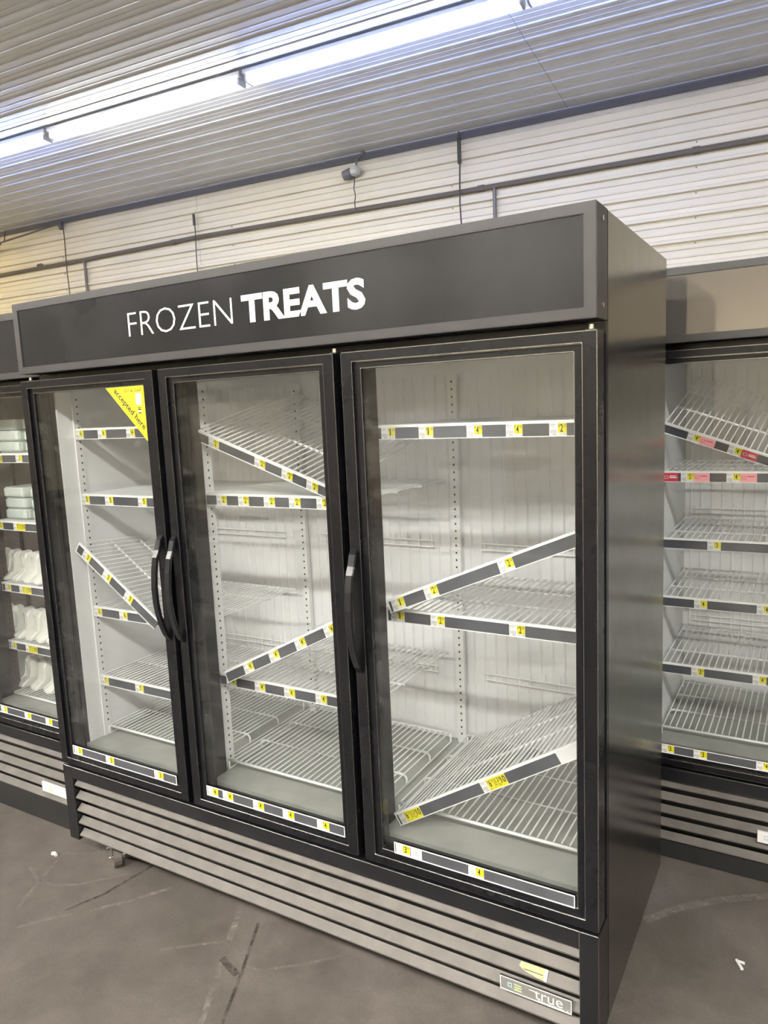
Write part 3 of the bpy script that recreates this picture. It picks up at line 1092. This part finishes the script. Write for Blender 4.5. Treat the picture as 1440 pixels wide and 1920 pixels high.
# behind the right door
wire_shelf('level wire shelf nearest the top behind the right door of the middle freezer', (1.338, 0.160, L + 1.510), 0.585, 0.49, 0, 0,
           tags(['1.25', '1.25', '4.50', '4.50', '2.25'], 0.040, 0.156, 0.295, 0.402, 0.513))
wire_shelf('tilted wire shelf rising to the right at mid height behind the right door', (1.368, 0.128, L + 1.026), 0.60, 0.36, 22.6, -7,
           tags(['1.25', '2.50', '2.50'], 0.034, 0.146, 0.378))
wire_shelf('level wire shelf under the tilted one at mid height behind the right door', (1.345, 0.165, L + 0.993), 0.58, 0.47, 0, 0,
           tags(['1.25', '2.50', '2.50'], 0.036, 0.162, 0.391))
wire_shelf('tilted wire shelf with two for ten dollar offer tags, left end on the floor rack', (1.367, 0.118, L + 0.392), 0.635, 0.50, 31.6, 0,
           [(0.052, 'wide', '6.25'), (0.355, 'wide', '6.25')], blank=0.56)
wire_shelf('wire floor rack at the bottom behind the right door of the middle freezer', (1.350, 0.172, L + 0.396), 0.565, 0.50, rail=False)
# behind the middle door
wire_shelf('tilted wire shelf falling to the right at the top behind the middle door', (0.676, 0.140, L + 1.520), 0.56, 0.47, -19.3, 15,
           tags('2.50', 0.085, 0.278, 0.386, 0.481))
wire_shelf('level wire shelf in the upper half behind the middle door', (0.676, 0.165, L + 1.308), 0.62, 0.49, 0, 0,
           tags('2.50', 0.070, 0.162, 0.266, 0.364, 0.466))
wire_shelf('tilted wire shelf rising to the right in the lower half behind the middle door', (0.735, 0.128, L + 0.722), 0.60, 0.32, 26.5, -7,
           tags('4.75', 0.113, 0.234, 0.352, 0.476))
wire_shelf('level wire shelf carrying the tilted one in the lower half behind the middle door', (0.676, 0.165, L + 0.697), 0.62, 0.49, 0, 0,
           tags('4.75', 0.053, 0.176, 0.297, 0.420))
wire_shelf('wire floor rack at the bottom behind the middle door', (0.690, 0.158, L + 0.396), 0.60, 0.50, rail=False)
# behind the left door
wire_shelf('level wire shelf at the top behind the left door partly under the yellow sticker', (0.060, 0.165, L + 1.531), 0.575, 0.49, 0, 0,
           tags('4', 0.020, 0.142, 0.290))
wire_shelf('level wire shelf second from the top behind the left door', (0.060, 0.165, L + 1.292), 0.575, 0.49, 0, 0, tags('5', 0.018, 0.146, 0.318))
wire_shelf('tilted wire shelf falling steeply to the right behind the left door', (0.082, 0.115, L + 1.120), 0.455, 0.40, -33.5, -5,
           tags('3', 0.058, 0.178, 0.302))
wire_shelf('level wire shelf under the steeply tilted one behind the left door', (0.060, 0.165, L + 0.868), 0.575, 0.49, 0, 0, tags('6', 0.024, 0.163, 0.304))
wire_shelf('level wire shelf second from the bottom behind the left door', (0.060, 0.165, L + 0.598), 0.575, 0.49, 0, 0, tags('7', 0.022, 0.212))
wire_shelf('wire floor rack at the bottom behind the left door', (0.066, 0.170, L + 0.396), 0.56, 0.50, rail=False)

# ---------------------------------------------------------------- shelves of the right freezer
SX, SY = RX + 0.058, RY + 0.16
wire_shelf('slanted wire shelf falling to the right with red labels in the right freezer', (SX + 0.004, SY - 0.02, L + 1.468), 0.47, 0.45, -19.8, 22,
           [(0.112, 'tag', '4.50'), (0.158, 'pink', ''), (0.249, 'tag', '4.50'), (0.297, 'red', ''), (0.39, 'tag', '4.50')])
wire_shelf('level wire shelf with pink and red labels in the right freezer', (SX, SY, L + 1.292), 0.575, 0.49, 0, 0,
           [(0.026, 'red', ''), (0.081, 'tag', '5.25'), (0.128, 'pink', ''), (0.227, 'tag', '4.25'), (0.274, 'pink', ''), (0.40, 'tag', '4.25')])
wire_shelf('level wire shelf with a single three dollar tag at mid height in the right freezer', (SX, SY, L + 1.052), 0.575, 0.49, 0, 0, tags('3', 0.171))
wire_shelf('level wire shelf with two tags just below mid height in the right freezer', (SX, SY, L + 0.838), 0.575, 0.49, 0, 0, tags(['4', '4.25'], 0.131, 0.331))
wire_shelf('lowest level wire shelf with price tags in the right freezer', (SX, SY, L + 0.586), 0.575, 0.49, 0, 0, tags(['3.25', '4.25'], 0.125, 0.324))
wire_shelf('wire floor rack at the bottom of the right freezer', (SX + 0.004, SY - 0.01, L + 0.345), 0.565, 0.50, rail=False)

# ---------------------------------------------------------------- shelves and goods of the left freezer
SX, SY = LX + 2 * T3 + 0.022, LY + 0.16
ls = ((1.436, 'wire shelf nearest the top in the dark left freezer, pale frosted packs on it', [(0.07, 'wide', '2.50'), (0.228, 'tag', '2')]),
      (1.146, 'wire shelf second from the top in the dark left freezer, pale frosted packs on it', [(0.04, 'tag', '2'), (0.178, 'wide', '2.50')]),
      (0.870, 'wire shelf at mid height in the dark left freezer carrying white holders', [(0.045, 'tag', '3'), (0.168, 'wide', '2.50')]),
      (0.605, 'lowest railed wire shelf in the dark left freezer carrying white holders', [(0.035, 'tag', '3'), (0.165, 'wide', '2.50')]))
for z, lab, tg in ls:
    wire_shelf(lab, (SX, SY, L + z), 0.575, 0.47, 0, 0, tg)
wire_shelf('wire floor rack in the dark left freezer with white holders standing on it', (SX, SY - 0.01, L + 0.366), 0.575, 0.49, rail=False)


def holder_mesh():
    """moulded plastic holder: rounded upright back, round dimple on the front, sloping split foot"""
    w, h = 0.078, 0.125
    mb = MB()
    prof = [(0.048, 0.0), (0.060, 0.03), (0.058, 0.10), (0.046, h), (0.020, h - 0.002), (0.008, h - 0.02), (0.002, 0.05), (-0.004, 0.034), (-0.040, 0.010), (-0.042, 0.0)]
    xs = [(-0.5, 0.80), (-0.44, 0.95), (-0.25, 1.0), (0.25, 1.0), (0.44, 0.95), (0.5, 0.80)]
    n = len(prof)
    k = mb.mi(M['plastic'])
    for fx, s in xs:
        for (y, z) in prof:
            top = 1.0 if z < 0.05 else 1 - (1 - s) * 0.55
            mb.v.append((fx * w, 0.02 + (y - 0.02) * s, z * top))
    for i in range(len(xs) - 1):
        for j in range(n):
            j2 = (j + 1) % n
            mb.f.append((i * n + j, (i + 1) * n + j, (i + 1) * n + j2, i * n + j2))
            mb.m.append(k)
    mb.f.append(tuple(range(n)))
    mb.f.append(tuple((len(xs) - 1) * n + j for j in range(n))[::-1])
    mb.m += [k, k]
    me = mb.mesh('holder_body')
    return me


hb = holder_mesh()
mb = MB()
for i in range(16):
    a, b = 2 * PI * i / 16, 2 * PI * (i + 1) / 16
    mb.tube([(0.022 * math.cos(a), 0.0045, 0.078 + 0.024 * math.sin(a)), (0.022 * math.cos(b), 0.0045, 0.078 + 0.024 * math.sin(b))], 0.0022, M['plastic'], 5)
ring_me = mb.mesh('round_rim', fix=False)
mb = MB()
mb.prism([(-0.042, 0.0), (-0.044, 0.012), (0.0, 0.040), (0.0, 0.0)], -0.003, 0.003, 'x', M['plastic'])
fin_me = mb.mesh('foot_fin')
rows = (('upper', L + 0.870, [-0.815, -0.735, -0.655, -0.575, -0.495, -0.413, -0.335], 'white moulded holder in the upper row of the left freezer', 'white holders in the upper row of the left freezer'),
        ('lower', L + 0.605, [-0.845, -0.765, -0.685, -0.605, -0.525, -0.447, -0.367], 'white moulded holder in the middle row of the left freezer', 'white holders in the middle row of the left freezer'),
        ('floor', L + 0.368, [-0.720, -0.620, -0.525, -0.430, -0.335], 'white moulded holder on the floor rack of the left freezer', 'white holders on the floor rack of the left freezer'))
WORDS = ('leftmost', 'second from the left', 'third from the left', 'fourth from the left', 'third from the right', 'second from the right', 'rightmost')
for nm, z, xs, lab, grp in rows:
    for i, x in enumerate(xs):
        word = WORDS[i] if len(xs) == 7 else ('leftmost', 'second from the left', 'third from the left', 'second from the right', 'rightmost')[i]
        o = thing('plastic_holder', '%s, %s' % (lab, word), 'holder', (x, LY + 0.225 + (0.01 if nm == 'floor' else 0), z + 0.001), (0, 0, R(-16 - 3 * random.random())), grp)
        put('holder_body', hb, o)
        put('round_rim', ring_me, o)
        put('foot_fin', fin_me, o)

pk = None
for z, xs, lab in ((L + 1.437, (-0.60, -0.42), 'pale frosted plastic pack on the top shelf of the dark left freezer'),
                   (L + 1.147, (-0.60, -0.42), 'pale frosted plastic pack on the second shelf of the dark left freezer')):
    for i, x in enumerate(xs):
        o = thing('plastic_pack', '%s, %s one' % (lab, 'left' if i == 0 else 'right'), 'pack', (x, SY + 0.03, z), (0, 0, R(2 - 4 * i)), 'frosted packs in the left freezer')
        for k in range(3):
            mb = MB()
            n = 24
            outline = []
            for q in range(n):
                a = 2 * PI * q / n
                ca, sa = math.cos(a), math.sin(a)
                e = 0.35
                outline.append((0.082 * math.copysign(abs(ca) ** e, ca) * (1 + 0.03 * math.sin(5 * a + k)), 0.11 + 0.11 * math.copysign(abs(sa) ** e, sa)))
            mb.prism(outline, 0.002 + k * 0.047, 0.046 + k * 0.047, 'z', M['frosted'])
            mb.build('frosted_tray', o, bevel=0.006, loc=(0.004 * math.sin(k * 2 + i), 0, 0))

# ---------------------------------------------------------------- marks and litter on the floor
inv = Matrix.Rotation(-YAW, 4, 'Z')


def on_floor(x, y):
    return inv @ (Vector((x, y, 0)) - P0)


def mark(pts, w, m, name):
    ps = [on_floor(*p) for p in pts]
    mb = MB()
    k = mb.mi(m)
    for i, p in enumerate(ps):
        d = (ps[min(i + 1, len(ps) - 1)] - ps[max(i - 1, 0)]).normalized()
        nrm = Vector((-d.y, d.x, 0)) * (w / 2)
        mb.v += [(p.x + nrm.x, p.y + nrm.y, 0.0007), (p.x - nrm.x, p.y - nrm.y, 0.0007)]
    for i in range(len(ps) - 1):
        mb.f.append((2 * i, 2 * i + 1, 2 * i + 3, 2 * i + 2))
        mb.m.append(k)
    return mb.build(name, floor, fix=False)


mark([(1.02, -0.40), (0.92, -0.215)], 0.018, M['tape'], 'tape_residue')
mark([(0.905, -0.18), (0.868, -0.125)], 0.016, M['tape'], 'tape_residue')
mark([(0.835, -0.06), (0.79, 0.03)], 0.022, M['tape'], 'tape_residue')
mark([(0.785, 0.04), (0.72, 0.17)], 0.018, M['scuff'], 'scuff_mark')
mark([(0.30, -0.16), (0.38, -0.065), (0.46, 0.056)], 0.016, M['tape'], 'tape_residue')
mark([(0.15, -0.33), (0.21, -0.25), (0.26, -0.20)], 0.013, M['scuff'], 'scuff_mark')
mark([(1.965, 0.64), (2.05, 0.75), (2.15, 0.84), (2.30, 0.945), (2.5, 1.05)], 0.030, M['tape'], 'tape_residue')
mark([(-0.12, -0.10), (-0.02, -0.135), (0.06, -0.13), (0.14, -0.085), (0.21, -0.012), (0.26, 0.05)], 0.012, M['scuff'], 'scuff_mark')
mark([(0.06, -0.27), (0.0, -0.15), (-0.06, -0.03)], 0.014, M['scuff'], 'scuff_mark')
mark([(-0.07, 0.02), (0.04, 0.075)], 0.012, M['scuff'], 'scuff_mark')
mark([(0.66, -0.18), (0.76, -0.10), (0.83, -0.05), (0.91, -0.115), (1.0, -0.10), (1.10, -0.02), (1.20, 0.075)], 0.012, M['scuff'], 'scuff_mark')
mark([(1.06, -0.36), (0.96, -0.14), (0.86, 0.06)], 0.010, M['dark_scuff'], 'dark_streak')
mark([(0.30, 0.12), (0.27, -0.08), (0.22, -0.2)], 0.012, M['dark_scuff'], 'dark_streak')
mark([(0.86, -0.115), (0.95, -0.145)], 0.022, M['dark_scuff'], 'dark_streak')

mb = MB()
mb.box(-0.022, -0.004, 0.0, 0.017, 0.004, 0.006, M['white'])
mb.hexa([(-0.022, -0.004, 0), (-0.014, 0.004, 0), (-0.003, 0.016, 0), (-0.010, 0.019, 0),
         (-0.022, -0.004, 0.006), (-0.014, 0.004, 0.006), (-0.003, 0.016, 0.006), (-0.010, 0.019, 0.006)], M['white'])
tag(mb.build('plastic_clip', None, (2.246, 0.566, 0.001), (0, 0, R(-62)), bevel=0.001), 'small white bent plastic clip lying on the floor at lower right', 'litter')
mb = MB()
mb.tube([(-0.012, 0, 0.007), (0.0, 0.004, 0.009), (0.012, 0, 0.006)], 0.007, M['white'], 7)
tag(mb.build('crumpled_paper', None, (-0.097, -0.012, 0.0)), 'tiny white crumb of paper on the floor left of the middle freezer', 'litter')

# ---------------------------------------------------------------- loads behind the viewer, mirrored in the panes
M['carton'] = mat('brown_carton', (0.42, 0.30, 0.18), 0.7, var=0.15, scale=3)
M['wrap'] = mat('white_stretch_wrap', (0.80, 0.80, 0.80), 0.25, var=0.08, scale=6)
M['wrap_cream'] = mat('cream_stretch_wrap', (0.74, 0.68, 0.52), 0.3, var=0.1, scale=6)
M['pallet'] = mat('pallet_wood', (0.36, 0.26, 0.16), 0.8, var=0.2, scale=9)
for x, y, rz, w, d, h, m, lab in ((-1.6, -6.6, 8, 1.2, 1.0, 1.45, 'wrap', 'white stretch-wrapped pallet load behind the viewer, nearest one'),
                                  (-3.6, -8.4, -5, 1.2, 1.0, 1.1, 'carton', 'pallet of brown cartons behind the viewer'),
                                  (-5.6, -7.4, 12, 1.2, 1.0, 1.7, 'wrap_cream', 'tall cream stretch-wrapped pallet load behind the viewer'),
                                  (0.9, -8.2, 3, 1.2, 1.0, 1.3, 'carton', 'pallet of brown cartons behind the viewer, farther right')):
    t = thing('pallet_load', lab, 'pallet', (x, y, 0), (0, 0, R(rz)), 'pallet loads behind the viewer')
    mb = MB()
    for i in range(7):
        a = -w / 2 + i * (w - 0.1) / 6
        mb.box(a, -d / 2, 0.118, a + 0.1, d / 2, 0.14, M['pallet'])
    for i in (-1, 0, 1):
        mb.box(-w / 2, i * (d / 2 - 0.05) - 0.05, 0.0, w / 2, i * (d / 2 - 0.05) + 0.05, 0.118, M['pallet'])
    mb.build('pallet', t, stuff=True)
    n = 3 if m == 'carton' else 2
    for i in range(n):
        for j in range(2):
            for k in range(3):
                mb = MB()
                cw, cd, ch = w / n, d / 2, h / 3
                mb.box(-w / 2 + i * cw + 0.004, -d / 2 + j * cd + 0.004, 0.142 + k * ch, -w / 2 + (i + 1) * cw - 0.004, -d / 2 + (j + 1) * cd - 0.004, 0.138 + (k + 1) * ch, M[m])
                mb.build('carton', t)
